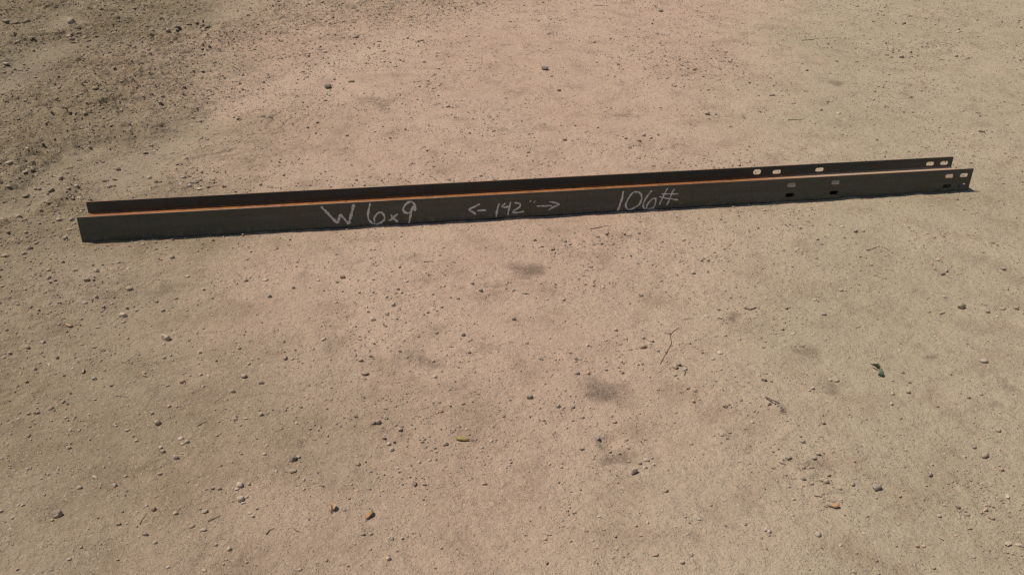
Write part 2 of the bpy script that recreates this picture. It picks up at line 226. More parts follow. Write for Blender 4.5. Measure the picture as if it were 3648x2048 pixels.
# ------------------------------------------------------------------ ground: height and soil maps (world metres)
TRACKS = [([(.03,.56),(.06,.8),(.26,1.3),(.46,1.78),(.71,2.2),(1.07,2.72),(1.53,3.26)], .13), ([(-.15,.78),(-.03,.85),(.12,.91)], .13),
          ([(-.92,2.16),(-.86,2.38),(-.89,2.98),(-.79,3.2)], .16), ([(-1.02,3.55),(-.97,3.81)], .14),
          ([(-.29,3.46),(-.02,3.39),(.08,3.51)], .10), ([(.08,3.88),(.21,4.28)], .22), ([(-.38,.32),(-.3,.48),(-.25,.94)], .10)]
def track_map(x, y):
    """wheel-smoothed strips through the churned part: 1 in the strip"""
    t = np.zeros_like(x); near = (x > -2) & (x < 2.2) & (y > -.3) & (y < 5); xs, ys = x[near], y[near]
    wx = xs + .05*vnoise(xs*5, ys*5, 51); wy = ys + .05*vnoise(xs*5, ys*5, 52); best = np.zeros_like(xs)
    for pts, w in TRACKS:
        for (ax, ay), (bx, by) in zip(pts, pts[1:]):
            dx, dy = bx-ax, by-ay; u = np.clip(((wx-ax)*dx+(wy-ay)*dy)/(dx*dx+dy*dy), 0, 1)
            best = np.maximum(best, sst(w*1.55, w*.25, np.hypot(wx-ax-u*dx, wy-ay-u*dy)))
    t[near] = best; return t
def rough_map(x, y):
    """churned, cloddy soil: behind and left of the beam's plain end"""
    m = sst(1.0, -.35, x + .10*(y-1) + .35*vnoise(x*.9, y*.7, 3)) * sst(-1.0, .6, y + .3*vnoise(x, y, 4))
    m = np.maximum(m, .85*sst(1.4, 3.2, y + .5*vnoise(x*.8, y*.8, 5) - .95*np.maximum(x-.1, 0)))
    m = np.maximum(m, .40*sst(.45, -.1, x + .25*vnoise(x*2, y*2, 6)) * sst(-1.5, -.6, y))
    return m*(1-.78*track_map(x, y))
def gravel_map(x, y):
    n = vnoise(x*1.1, y*1.4, 21)*.55 + vnoise(x*3.1, y*4, 22)*.60 + vnoise(x*8, y*9, 23)*.55
    for gx, gy, gr in ((1.93, -.24, .13), (1.78, -.30, .10), (1.75, 1.0, .16), (.28, .55, .18), (2.3, .75, .12), (3.0, 2.2, .3), (4.6, 2.3, .35), (2.05, -1.62, .10), (2.45, -1.75, .12)):
        n = n + .9*np.exp(-((x-gx)/gr)**2-((y-gy)/(gr*.7))**2)
    return np.clip(.30 + 1.05*n, .0, 1.7)
def stain_shade_map(x, y):
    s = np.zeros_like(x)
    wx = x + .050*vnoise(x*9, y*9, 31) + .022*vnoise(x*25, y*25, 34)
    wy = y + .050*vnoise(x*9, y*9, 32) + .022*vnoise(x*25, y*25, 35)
    for sx, sy, rx, ry, k in STAINS_AND_SHADE:
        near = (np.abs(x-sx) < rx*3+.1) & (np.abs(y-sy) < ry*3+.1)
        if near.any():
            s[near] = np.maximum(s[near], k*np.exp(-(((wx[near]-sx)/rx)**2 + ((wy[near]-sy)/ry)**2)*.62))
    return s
SCRATCH = [((.275,-1.635),(.290,-1.570)), ((.298,-1.603),(.315,-1.552)), ((.544,-1.526),(.561,-1.455)),
           ((.353,-1.579),(.358,-1.559)), ((.407,-1.603),(.413,-1.58)), ((.546,-1.211),(.579,-1.192)), ((.409,-1.196),(.441,-1.144))]
def height(x, y):
    r = rough_map(x, y)
    far = sst(.05, .45, np.maximum(np.abs(y-.075), np.maximum(-x, x-LB)))      # 0 under the beam
    h = (.020*vnoise(x*.55+3, y*.55, 1) + .010*vnoise(x*1.9, y*1.9, 2))*far*(.35+.65*sst(.0, 1.2, y))
    h += .0045*vnoise(x*6, y*6, 7)*(.25+.75*far) + (.0050*vnoise(x*11, y*13, 8) + .0034*vnoise(x*31, y*35, 9) + .0016*vnoise(x*58, y*63, 29))*(.45+.55*far)*(.55+.45*vnoise(x*2.3, y*2.7, 30))
    # scraped layers: slow rise then a broken ledge, drawn out along the sweep of the wheels
    c, s = math.cos(.25), math.sin(.25); a = x*c + y*s; b = -x*s + y*c
    a = a + .07*vnoise(x*4, y*4, 13); b = b + .03*vnoise(x*9, y*9, 19)
    def ledge(n): f = n-np.floor(n); return f*sst(1.0, .86, f)
    brk = sst(-.30, .30, vnoise(a*1.9, b*3.2, 12)); br2 = sst(-.15, .35, vnoise(a*5, b*9, 20))
    lay = ledge(4.0*vnoise(a*2.0, b*5.5, 10)+.22*vnoise(x*14, y*14, 24)); lay2 = ledge(3.2*vnoise(a*3.6, b*13, 11)+.16*vnoise(x*30, y*30, 25))
    lay3 = ledge(2.4*vnoise(a*6., b*21, 27)+.15*vnoise(x*40, y*40, 28))
    h += r*far*(brk*.034*lay + (.3+.7*br2)*.022*lay2 + .011*lay3 + .012*vnoise(x*4, y*5, 14))
    h -= .012*track_map(x, y)*far
    cl = np.clip(vnoise(x*24, y*27, 15), 0, 1)*np.clip(vnoise(x*6, y*7, 16)+.2, 0, 1)
    h += r*(.35+.65*far)*(.022*cl + .0035*vnoise(x*33, y*38, 17))
    g = np.clip(vnoise(x*30, y*30, 18)-.05, 0, 1)*np.clip(gravel_map(x, y)-.40, 0, 1)
    h += .008*g*(.3+.7*far)
    h -= .008*stain_shade_map(x, y)*far
    # ground under the beam: touching at both ends, a few mm lower between
    on = 1-far
    h += on*(-.0060*np.sin(np.pi*np.clip(x/LB, 0, 1))**.6 + .0005)
    # loose soil pushed up unevenly against the near flange
    pile = np.exp(-((y+.006)/.016)**2)*((x > .02) & (x < LB-.03))
    h += pile*(.0075*np.clip(vnoise(x*7, y*3, 71)+.1, 0, 1) + .0045*np.clip(vnoise(x*23, y*20, 72), 0, 1))
    # the divot
    dx, dy = (x-1.615)/.028, (y+1.44)/.030
    h -= .017*np.exp(-np.abs(dx)**3-np.abs(dy)**3)*sst(-1.1, -.85, dx)
    return h

def axis(lo, hi, step, reach):
    core = list(np.arange(lo, hi+step/2, step)); d = step
    while core[0] > -reach: d *= 1.22; core.insert(0, core[0]-d)
    d = step
    while core[-1] < reach: d *= 1.22; core.append(core[-1]+d)
    return np.array(core)
GX = axis(-2.2, 7.2, .0082, 220.)
ys = [-2.5]
while ys[-1] < 5.3: ys.append(ys[-1] + .0062 + .0042*max(0, ys[-1]+2.)/7*1.6)
d = .0062
while ys[0] > -220: d *= 1.22; ys.insert(0, ys[0]-d)
d = .012
while ys[-1] < 220: d *= 1.22; ys.append(ys[-1]+d)
GY = np.array(ys)
XX, YY = np.meshgrid(GX, GY)
ZZ = height(XX.ravel(), YY.ravel()).reshape(XX.shape)
def ground_z(x, y):
    i = min(max(int(np.searchsorted(GX, x))-1, 0), len(GX)-2); j = min(max(int(np.searchsorted(GY, y))-1, 0), len(GY)-2)
    fx = (x-GX[i])/(GX[i+1]-GX[i]); fy = (y-GY[j])/(GY[j+1]-GY[j])
    return float((ZZ[j, i]*(1-fx)+ZZ[j, i+1]*fx)*(1-fy) + (ZZ[j+1, i]*(1-fx)+ZZ[j+1, i+1]*fx)*fy)
def ground_zs(x, y):
    i = np.clip(np.searchsorted(GX, x)-1, 0, len(GX)-2); j = np.clip(np.searchsorted(GY, y)-1, 0, len(GY)-2)
    fx = (x-GX[i])/(GX[i+1]-GX[i]); fy = (y-GY[j])/(GY[j+1]-GY[j])
    return (ZZ[j, i]*(1-fx)+ZZ[j, i+1]*fx)*(1-fy) + (ZZ[j+1, i]*(1-fx)+ZZ[j+1, i+1]*fx)*fy

CX, CY, CZ = CAM_LOC
def settle(x, y, z=0.):
    """a spot measured on the level plane z, taken down (or up) onto the uneven ground"""
    px, py, g = x, y, 0.
    for _ in range(6):
        g = ground_z(px, py); k = (CZ-(g+z))/(CZ-z)
        px, py = CX+(x-CX)*k, CY+(y-CY)*k
    return px, py, g
# ------------------------------------------------------------------ materials
class NT:
    def __init__(self, name):
        self.m = bpy.data.materials.new(name); self.m.use_nodes = True
        self.t = self.m.node_tree; self.t.nodes.clear()
        self.out = self.t.nodes.new('ShaderNodeOutputMaterial')
        self.b = self.t.nodes.new('ShaderNodeBsdfPrincipled')
        self.t.links.new(self.b.outputs[0], self.out.inputs[0])
        self.b.inputs['Roughness'].default_value = .9
        self.b.inputs['Specular IOR Level'].default_value = .2
    def n(self, kind, **kw):
        n = self.t.nodes.new('ShaderNode'+kind)
        for k, v in kw.items(): setattr(n, k, v)
        return n
    def set(self, sock, v):
        if hasattr(v, 'is_output'): self.t.links.new(v, sock)
        else: sock.default_value = v
    def noise(self, vec, scale, detail=3, rough=.55, col=False):
        n = self.n('TexNoise'); self.set(n.inputs['Vector'], vec); n.inputs['Scale'].default_value = scale
        n.inputs['Detail'].default_value = detail; n.inputs['Roughness'].default_value = rough
        return n.outputs['Color' if col else 'Fac']
    def voro(self, vec, scale, out='Distance', feature='F1'):
        n = self.n('TexVoronoi'); n.feature = feature; self.set(n.inputs['Vector'], vec); n.inputs['Scale'].default_value = scale
        return n.outputs[out]
    def ramp(self, f, a, b, lo=0., hi=1.):
        n = self.n('MapRange'); n.interpolation_type = 'SMOOTHSTEP'; self.set(n.inputs[0], f)
        for i, v in zip((1, 2, 3, 4), (a, b, lo, hi)): n.inputs[i].default_value = v
        return n.outputs[0]
    def math(self, op, a, b=0.):
        n = self.n('Math', operation=op); self.set(n.inputs[0], a); self.set(n.inputs[1], b); return n.outputs[0]
    def mix(self, f, a, b, mode='MIX'):
        n = self.n('Mix', data_type='RGBA', blend_type=mode); self.set(n.inputs[0], f)
        for i, v in ((6, a), (7, b)):
            if isinstance(v, tuple): v = (*v, 1.)
            self.set(n.inputs[i], v)
        return n.outputs[2]
    def attr(self, name, kind='GEOMETRY', out='Fac'):
        n = self.n('Attribute'); n.attribute_name = name; n.attribute_type = kind; return n.outputs[out]
    def scl(self, vec, s):
        n = self.n('VectorMath', operation='MULTIPLY'); self.set(n.inputs[0], vec); n.inputs[1].default_value = s; return n.outputs[0]
    def bump(self, h, dist, strength=1., prev=None):
        n = self.n('Bump'); self.set(n.inputs['Height'], h); n.inputs['Distance'].default_value = dist
        n.inputs['Strength'].default_value = strength
        if prev is not None: self.set(n.inputs['Normal'], prev)
        return n.outputs[0]

def soil_material():
    M = NT('dry_soil'); pos = M.n('NewGeometry').outputs['Position']
    soil_lens_shade, grey, rough, stain, grav, track = (M.attr(k) for k in ('soil_lens_shade', 'grey', 'rough', 'stain', 'gravelly', 'track'))
    base = M.mix(grey, (.450, .308, .218), (.372, .302, .196))  # pinkish centre to olive right: lens tint put into the soil colour
    base = M.mix(soil_lens_shade, base, (.236, .184, .108))  # darker olive left: loose soil plus lens shading, both as colour
    # patches of finer, paler dust and browner soil
    p1 = M.noise(pos, 1.3, 5); p2 = M.noise(pos, 6., 6, .6); p3 = M.noise(M.scl(pos, (1, 1.5, 1)), 26., 5, .6)
    pale = M.mix(soil_lens_shade, (.50, .370, .262), (.335, .275, .19))
    dark = M.mix(soil_lens_shade, (.27, .182, .120), (.150, .105, .058))
    base = M.mix(M.ramp(p1, .38, .70, 0, .38), base, pale)
    base = M.mix(M.ramp(p2, .46, .74, 0, .55), base, dark)
    base = M.mix(M.ramp(p2, .22, .42, .30, 0), base, pale)
    base = M.mix(M.ramp(p3, .52, .78, 0, .42), base, dark)
    base = M.mix(M.ramp(p3, .22, .42, .35, 0), base, pale)
    base = M.mix(M.math('MULTIPLY', track, M.ramp(p2, .35, .65, .05, .42)), base, pale)
    mp = M.n('Mapping'); mp.inputs['Rotation'].default_value = (0, 0, -.25); mp.inputs['Scale'].default_value = (1., 3.6, 1.); M.set(mp.inputs['Vector'], pos)
    st1 = M.noise(mp.outputs[0], 4.5, 6, .66); st2 = M.noise(mp.outputs[0], 14., 5, .65)
    base = M.mix(M.math('MULTIPLY', rough, M.ramp(st1, .46, .70, 0, .62)), base, (.150, .110, .064))
    base = M.mix(M.math('MULTIPLY', rough, M.ramp(st2, .50, .72, 0, .48)), base, (.140, .103, .060))
    base = M.mix(M.math('MULTIPLY', rough, M.ramp(st1, .28, .42, .55, 0)), base, pale)
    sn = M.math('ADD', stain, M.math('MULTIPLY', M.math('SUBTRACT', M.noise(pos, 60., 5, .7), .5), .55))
    base = M.mix(M.math('MULTIPLY', M.ramp(sn, .06, .95, 0, .72), M.ramp(stain, .01, .16)), base, (.158, .106, .072))  # soil stains, plus the shade painted into a hollow
    # sand grains pressed into the surface
    cells = M.voro(pos, 230., 'Color'); dist = M.voro(pos, 230.)
    sep = M.n('SeparateColor'); M.set(sep.inputs[0], cells)
    base = M.mix(M.math('MULTIPLY', M.ramp(sep.outputs[0], .92, .95), .30), base, (.19, .135, .10))
    base = M.mix(M.math('MULTIPLY', M.ramp(sep.outputs[1], .93, .96), .28), base, (.58, .47, .36))
    M.set(M.b.inputs['Base Color'], base)
    M.b.inputs['Roughness'].default_value = .95; M.b.inputs['Specular IOR Level'].default_value = .12
    f = M.noise(pos, 45., 6, .68)
    b1 = M.bump(f, .026, .65)
    f2 = M.noise(pos, 130., 5, .65)
    b2 = M.bump(f2, .0062, .55, b1)
    gr = M.ramp(dist, .1, .55, 1, 0)
    b3 = M.bump(M.math('MULTIPLY', gr, M.ramp(sep.outputs[2], .55, .85)), .0026, .7, b2)
    M.set(M.b.inputs['Normal'], b3)
    return M.m

def stone_material(inst=False):
    M = NT('grit' if inst else 'stone'); tc = M.n('TexCoord')
    if inst:
        col = M.attr('tint', 'INSTANCER', 'Color'); v = M.n('NewGeometry').outputs['Position']; s = 1.
        v = M.scl(v, (1, 1, 1)); k = 260.
    else:
        oi = M.n('ObjectInfo'); col = oi.outputs['Color']; v = M.n('NewGeometry').outputs['Position']; k = 130.
    n1 = M.noise(v, k, 4, .6)
    c = M.mix(M.ramp(n1, .3, .7, 0, .55), col, (.30, .22, .16))
    c = M.mix(M.math('MULTIPLY', M.ramp(M.noise(v, k*3.2, 3), .52, .75), .35), c, M.mix(1., col, (.5, .48, .46), 'MULTIPLY'))
    # dust from the yard lying on upward faces
    nz = M.n('SeparateXYZ'); M.set(nz.inputs[0], M.n('NewGeometry').outputs['Normal'])
    d = M.math('MULTIPLY', M.ramp(nz.outputs[2], .35, .95), M.ramp(n1, .35, .65, .25, .70))
    c = M.mix(d, c, (.40, .30, .215))
    M.set(M.b.inputs['Base Color'], c)
    M.b.inputs['Roughness'].default_value = .85; M.b.inputs['Specular IOR Level'].default_value = .25
    M.set(M.b.inputs['Normal'], M.bump(M.noise(v, k*1.5, 4, .6), .0025, .6))
    return M.m

def steel_material(name, kind):
    """mill scale; rust and settled dust on what faces up"""
    M = NT(name); pos = M.n('NewGeometry').outputs['Position']
    st = M.scl(pos, (1., 1., 6.)); lng = M.scl(pos, (.35, 1, 5.))
    n1 = M.noise(lng, 9., 5, .6); n2 = M.noise(pos, 60., 5, .65); n3 = M.noise(M.scl(pos, (3., 1., .35)), 26., 4)
    c = M.mix(M.ramp(n1, .3, .7), (.066, .068, .048), (.094, .091, .067))
    c = M.mix(M.math('MULTIPLY', M.ramp(n2, .55, .75), .40), c, (.098, .064, .038))
    c = M.mix(M.math('MULTIPLY', M.ramp(n3, .58, .78), .30), c, (.040, .040, .032))
    c = M.mix(M.math('MULTIPLY', M.ramp(M.noise(pos, 340., 3), .58, .72), .25), c, (.12, .10, .07))
    bl = M.math('MULTIPLY', M.ramp(M.noise(M.scl(pos, (1, 1, 1.6)), 11., 7, .72), .46, .64), .85)
    c = M.mix(M.math('MULTIPLY', bl, .7), c, (.090, .069, .043))
    c = M.mix(M.math('MULTIPLY', M.ramp(M.noise(M.scl(pos, (9., 1., .5)), 12., 3), .60, .70), .35), c, (.035, .036, .030))
    nz = M.n('SeparateXYZ'); M.set(nz.inputs[0], M.n('NewGeometry').outputs['Normal'])
    px = M.n('SeparateXYZ'); M.set(px.inputs[0], pos)
    rn = M.noise(M.scl(pos, (.6, 2, 1)), 55., 5, .65)
    rust = M.mix(M.ramp(rn, .3, .7), (.20, .066, .015), (.39, .145, .037))
    rust = M.mix(M.ramp(M.noise(pos, 5., 3), .40, .70, 0, .6), rust, (.17, .075, .040))
    rust = M.mix(M.ramp(M.noise(M.scl(pos, (1, 2, 1)), 22., 6, .7), .50, .64, 0, .75), rust, (.105, .048, .022))
    dustn = M.noise(pos, 70., 4, .7)
    # dirt splashed up the lower part of the faces
    spl = M.math('MULTIPLY', M.ramp(px.outputs[2], .0, .045, 1, 0), M.ramp(M.noise(pos, 38., 6, .7), .44, .66))
    c = M.mix(M.math('MULTIPLY', spl, .5), c, (.20, .150, .105))
    dust = M.mix(M.noise(pos, 200., 2), (.38, .26, .17), (.52, .38, .27))
    if kind == 'web':
        along = M.ramp(px.outputs[0], 2.55, 3.05)
        cover = M.math('ADD', M.math('MULTIPLY', along, .75), M.math('MULTIPLY', M.ramp(dustn, .62, .74), M.ramp(px.outputs[0], .2, 2.8, .35, .9)))
        top = M.mix(M.math('MINIMUM', cover, .92), rust, dust)
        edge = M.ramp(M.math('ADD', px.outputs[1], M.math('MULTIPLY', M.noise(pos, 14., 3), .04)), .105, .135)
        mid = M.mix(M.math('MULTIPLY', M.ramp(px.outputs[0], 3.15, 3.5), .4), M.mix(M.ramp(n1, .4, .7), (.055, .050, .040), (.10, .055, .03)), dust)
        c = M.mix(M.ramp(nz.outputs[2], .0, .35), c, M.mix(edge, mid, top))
    else:
        top = M.mix(M.ramp(M.noise(M.scl(pos, (1, 1, 1)), 3.2, 3), .40, .60), (.19, .090, .042), (.25, .155, .095))
        top = M.mix(M.ramp(dustn, .60, .74, 0, .7), top, dust)
        c = M.mix(M.ramp(nz.outputs[2], .25, .7), c, top)
    M.set(M.b.inputs['Base Color'], c)
    M.b.inputs['Roughness'].default_value = .62; M.b.inputs['Specular IOR Level'].default_value = .35
    M.set(M.b.inputs['Normal'], M.bump(n2, .0015, .25))
    return M.m

def chalk_material():
    M = NT('chalk'); pos = M.n('NewGeometry').outputs['Position']
    n = M.noise(pos, 330., 3, .6); n2 = M.noise(pos, 90., 3, .6)
    f = M.math('MULTIPLY', M.ramp(n, .36, .60, .35, 1), M.ramp(n2, .25, .6, .55, 1))
    M.set(M.b.inputs['Base Color'], M.mix(f, (.20, .185, .15), (.80, .76, .68)))
    M.b.inputs['Roughness'].default_value = 1.
    return M.m

def leaf_material(name, a, b, axis=0, spot=(.12, .07, .03)):
    M = NT(name); tc = M.n('TexCoord'); sx = M.n('SeparateXYZ'); M.set(sx.inputs[0], tc.outputs['Generated'])
    pos = M.n('NewGeometry').outputs['Position']
    n = M.noise(pos, 160., 3)
    f = M.math('ADD', sx.outputs[axis], M.math('MULTIPLY', M.math('SUBTRACT', n, .5), .7))
    c = M.mix(M.ramp(f, .25, .75), a, b)
    c = M.mix(M.math('MULTIPLY', M.ramp(M.noise(pos, 420., 3), .55, .7), .5), c, spot)
    M.set(M.b.inputs['Base Color'], c); M.b.inputs['Roughness'].default_value = .6
    M.set(M.b.inputs['Normal'], M.bump(M.noise(pos, 300., 2), .001, .5))
    return M.m
def wood_material(name, a, b):
    M = NT(name); pos = M.n('NewGeometry').outputs['Position']
    M.set(M.b.inputs['Base Color'], M.mix(M.noise(pos, 220., 3), a, b)); return M.m

SOIL = soil_material(); STONE = stone_material(); GRIT = stone_material(True)
FLANGE = steel_material('mill_scale_steel', 'flange'); WEB = steel_material('rusty_steel', 'web'); CHALK = chalk_material()
TWIG = wood_material('dry_twig', (.10, .065, .045), (.19, .13, .09)); STRAW = wood_material('dry_stalk', (.22, .17, .12), (.33, .26, .18))

# ------------------------------------------------------------------ the ground sheet
def build_ground():
    nx, ny = len(GX), len(GY)
    me = bpy.data.meshes.new('ground')
    co = np.stack([XX.ravel(), YY.ravel(), ZZ.ravel()], 1).astype(np.float32)
    me.vertices.add(nx*ny); me.vertices.foreach_set('co', co.ravel())
    j, i = np.meshgrid(np.arange(ny-1), np.arange(nx-1), indexing='ij')
    a = (j*nx+i).ravel(); q = np.stack([a, a+1, a+nx+1, a+nx], 1).astype(np.int32)
    me.loops.add(q.size); me.loops.foreach_set('vertex_index', q.ravel())
    me.polygons.add(len(q)); me.polygons.foreach_set('loop_start', np.arange(0, q.size, 4, dtype=np.int32))
    me.polygons.foreach_set('use_smooth', np.ones(len(q), dtype=bool))
    me.update(calc_edges=True)
    x, y = XX.ravel(), YY.ravel()
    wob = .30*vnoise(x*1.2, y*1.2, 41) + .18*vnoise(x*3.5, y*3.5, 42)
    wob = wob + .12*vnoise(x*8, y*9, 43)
    soil_lens_shade = sst(1.35, -.30, x + .16*y + wob*1.2)  # darker soil at left, with lens shading painted into its colour
    soil_lens_shade = soil_lens_shade*(.80+.20*sst(-1.6, .3, y))
    soil_lens_shade = np.clip(.95*soil_lens_shade + .55*sst(2.4, 5.0, y - .55*x + wob), 0, 1)
    grey = sst(1.8, 3.3, x - .50*y + wob*.6)  # lens colour shift towards the right, painted as a soil tone
    for n, v in (('soil_lens_shade', soil_lens_shade), ('grey', grey), ('rough', rough_map(x, y)), ('stain', stain_shade_map(x, y)), ('gravelly', gravel_map(x, y)), ('track', track_map(x, y))):
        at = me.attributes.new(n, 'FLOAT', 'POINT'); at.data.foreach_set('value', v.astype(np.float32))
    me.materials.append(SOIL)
    return tag(link('ground', me), 'dry tan dirt yard strewn with grit and small stones', None, None, 'structure')
ground = build_ground()

# ------------------------------------------------------------------ the steel beam
def slot(cx, cz, w, h, n=7):
    r = h*.47; pts = []
    for qx, qz, a0 in ((cx+w/2-r, cz+h/2-r, 0), (cx-w/2+r, cz+h/2-r, 90), (cx-w/2+r, cz-h/2+r, 180), (cx+w/2-r, cz-h/2+r, 270)):
        for k in range(n): a = math.radians(a0+90*k/(n-1)); pts.append((qx+r*math.cos(a), qz+r*math.sin(a)))
    return pts
def plate(name, loops, thick, bevel, mat, parent, y0):
    cu = bpy.data.curves.new('tmp', 'CURVE'); cu.dimensions = '2D'; cu.fill_mode = 'BOTH'
    cu.extrude = thick/2-bevel; cu.bevel_depth = bevel; cu.bevel_resolution = 1; cu.offset = -bevel
    for lp in loops:
        sp = cu.splines.new('POLY'); sp.points.add(len(lp)-1); sp.use_cyclic_u = True
        for p, (x, z) in zip(sp.points, lp): p.co = (x, z, 0, 1)
    tmp = bpy.data.objects.new('tmp', cu); COL.objects.link(tmp)
    dg = bpy.context.evaluated_depsgraph_get()
    me = bpy.data.meshes.new_from_object(tmp.evaluated_get(dg)); me.name = name
    bpy.data.objects.remove(tmp); bpy.data.curves.remove(cu)
    me.transform(Matrix(((1, 0, 0, 0), (0, 0, 1, y0+thick/2), (0, 1, 0, 0), (0, 0, 0, 1))))
    me.flip_normals()
    me.materials.clear(); me.materials.append(mat)
    return link(name, me, parent)
beam = link('steel_beam', None); beam.empty_display_size = .2
tag(beam, 'long dark steel wide-flange beam with chalk writing lying on the dirt', 'steel beam', None, 'thing')
HX = (109.55, 117.27, 137.82, 140.50)
rect = [(0, 0), (LB, 0), (LB, BF), (0, BF)]
near = plate('flange', [rect] + [slot(x*IN, z*IN, 1.52*IN, .69*IN) for x in HX for z in (2.83, 1.02)], TF, .0005, FLANGE, beam, 0.)
tag(near, 'near flange with chalk writing and paired slots at its far end')
faro = plate('flange', [rect] + [slot(x*IN, z*IN, 1.52*IN, .69*IN) for x in HX for z in (2.87, 1.02)] + [slot(106.02*IN, 3.06*IN, 1.42*IN, .90*IN)], TF, .0005, FLANGE, beam, DB-TF)
tag(faro, 'far flange with five slots showing')
def make_web():
    zc = BF/2; y0, y1 = TF-.0004, DB-TF+.0004; r = .27*IN; prof = []
    def arc(cy, cz, a0, a1):
        for k in range(6): a = math.radians(a0+(a1-a0)*k/5); prof.append((cy+r*math.cos(a), cz+r*math.sin(a)))
    t = TW/2
    arc(y0+r, zc+t+r, 180, 270); arc(y1-r, zc+t+r, 270, 360); arc(y1-r, zc-t-r, 0, 90); arc(y0+r, zc-t-r, 90, 180)
    xs = np.linspace(.0003, LB-.0003, 60); bm = bmesh.new(); rows = []
    for x in xs: rows.append([bm.verts.new((x, y, z)) for y, z in prof])
    n = len(prof)
    for a, b in zip(rows, rows[1:]):
        for k in range(n): bm.faces.new((a[k], b[k], b[(k+1) % n], a[(k+1) % n]))
    bm.faces.new(rows[0]); bm.faces.new(rows[-1][::-1])
    bmesh.ops.recalc_face_normals(bm, faces=bm.faces)
    me = bpy.data.meshes.new('web'); bm.to_mesh(me); bm.free(); me.materials.append(WEB)
    return tag(link('web', me, beam), 'orange rusted web, dusty towards the slotted end')
make_web()

def smooth_line(pts, step):
    p = [np.array(q, float) for q in pts]; out = []
    if len(p) == 2:
        n = max(2, int(np.linalg.norm(p[1]-p[0])/step)); return [p[0]+(p[1]-p[0])*k/n for k in range(n+1)]
    e = [2*p[0]-p[1]] + p + [2*p[-1]-p[-2]]
    for a, b, c, d in zip(e, e[1:], e[2:], e[3:]):
        n = max(2, int(np.linalg.norm(c-b)/step))
        for k in range(n):
            t = k/n
            out.append(.5*((2*b)+(-a+c)*t+(2*a-5*b+4*c-d)*t*t+(-a+3*b-3*c+d)*t**3))
    out.append(p[-1]); return out
def chalk_mark(name, what, width, strokes):
    bm = bmesh.new(); lay = 0
    for st in strokes:
        corner = len(st) <= 3
        pts = [np.array(q) for q in smooth_line(st, .09)]
        if corner and len(st) == 3:
            pts = smooth_line(st[:2], .09)[:-1] + smooth_line(st[1:], .09)
        prev = None; y = -.00025-.00012*lay; lay += 1
        for k, q in enumerate(pts):
            d = pts[min(k+1, len(pts)-1)]-pts[max(k-1, 0)]; d = d/(np.linalg.norm(d)+1e-9); nrm = np.array((-d[1], d[0]))
            endt = min(1, .55+.25*min(k, len(pts)-1-k))
            slow = 1+.25*math.sin(k*.37+lay*2.1); w1 = width*.60*slow*endt*(1+.35*rnd.uniform(-1, 1)); w2 = width*.60*slow*endt*(1+.35*rnd.uniform(-1, 1))
            r1, r2 = q+nrm*w1, q-nrm*w2
            cur = [bm.verts.new((v[0]*IN, y, min(max(v[1]*IN, .001), BF-.0007))) for v in (r1, r2)]
            if prev: bm.faces.new((prev[0], prev[1], cur[1], cur[0]))
            prev = cur
    bmesh.ops.recalc_face_normals(bm, faces=bm.faces)
    g = bmesh.ops.extrude_face_region(bm, geom=bm.faces[:])
    bmesh.ops.translate(bm, vec=(0, .0002, 0), verts=[v for v in g['geom'] if isinstance(v, bmesh.types.BMVert)])
    bmesh.ops.recalc_face_normals(bm, faces=bm.faces)
    me = bpy.data.meshes.new(name); bm.to_mesh(me); bm.free(); me.materials.append(CHALK)
    o = link(name, me, near)
    o['label'] = 'pale chalk mark: ' + what
for nm, what, w, st in CHALK_MARKS: chalk_mark(nm, what, w, st)

# ------------------------------------------------------------------ stones
def stone_mesh(seed, angular):
    r = random.Random(seed); bm = bmesh.new()
    bmesh.ops.create_icosphere(bm, subdivisions=3, radius=1)
    dirs = []
    for _ in range(13 if angular else 6):
        d = Vector((r.gauss(0, 1), r.gauss(0, 1), r.gauss(0, .8))).normalized()
        dirs.append((d, r.uniform(.55, .9) if angular else r.uniform(.78, .97)))
    off = [r.uniform(0, 50) for _ in range(3)]
    from mathutils import noise
    for v in bm.verts:
        p = v.co.copy()
        for d, h in dirs:
            e = p.dot(d)-h
            if e > 0: p -= d*e*(.93 if angular else .6)
        k = noise.noise(p*1.4+Vector(off))*.16 + noise.noise(p*4+Vector(off))*.05
        v.co = p*(1+k)
    me = bpy.data.meshes.new('stone'); bm.to_mesh(me); bm.free()
    # unit footprint
    lo = [min(v.co[k] for v in me.vertices) for k in range(3)]; hi = [max(v.co[k] for v in me.vertices) for k in range(3)]
    for v in me.vertices:
        for k in range(3): v.co[k] = (v.co[k]-(lo[k]+hi[k])/2)/(hi[k]-lo[k])
    for p in me.polygons: p.use_smooth = not angular
    me.materials.append(STONE); return me
ROUND = [stone_mesh(100+k, False) for k in range(9)]; ANGUL = [stone_mesh(200+k, True) for k in range(9)]
TONE = {'t': (.38, .28, .20), 'w': (.54, .43, .325), 'd': (.285, .220, .163), 'g': (.345, .292, .232),
        'k': (.185, .150, .115), 'r': (.31, .195, .138), 'o': (.50, .28, .18)}
WORD = {'t': 'tan', 'w': 'pale', 'd': 'dark grey', 'g': 'grey', 'k': 'blackish', 'r': 'reddish brown', 'o': 'orange pink'}
SHAPE = {'a': 'angular', 'r': 'rounded', 'f': 'flat', 'l': 'elongated'}
ASP = {'a': (1, .82, .82), 'r': (1, .82, .78), 'f': (1, .75, .46), 'l': (1, .45, .42)}
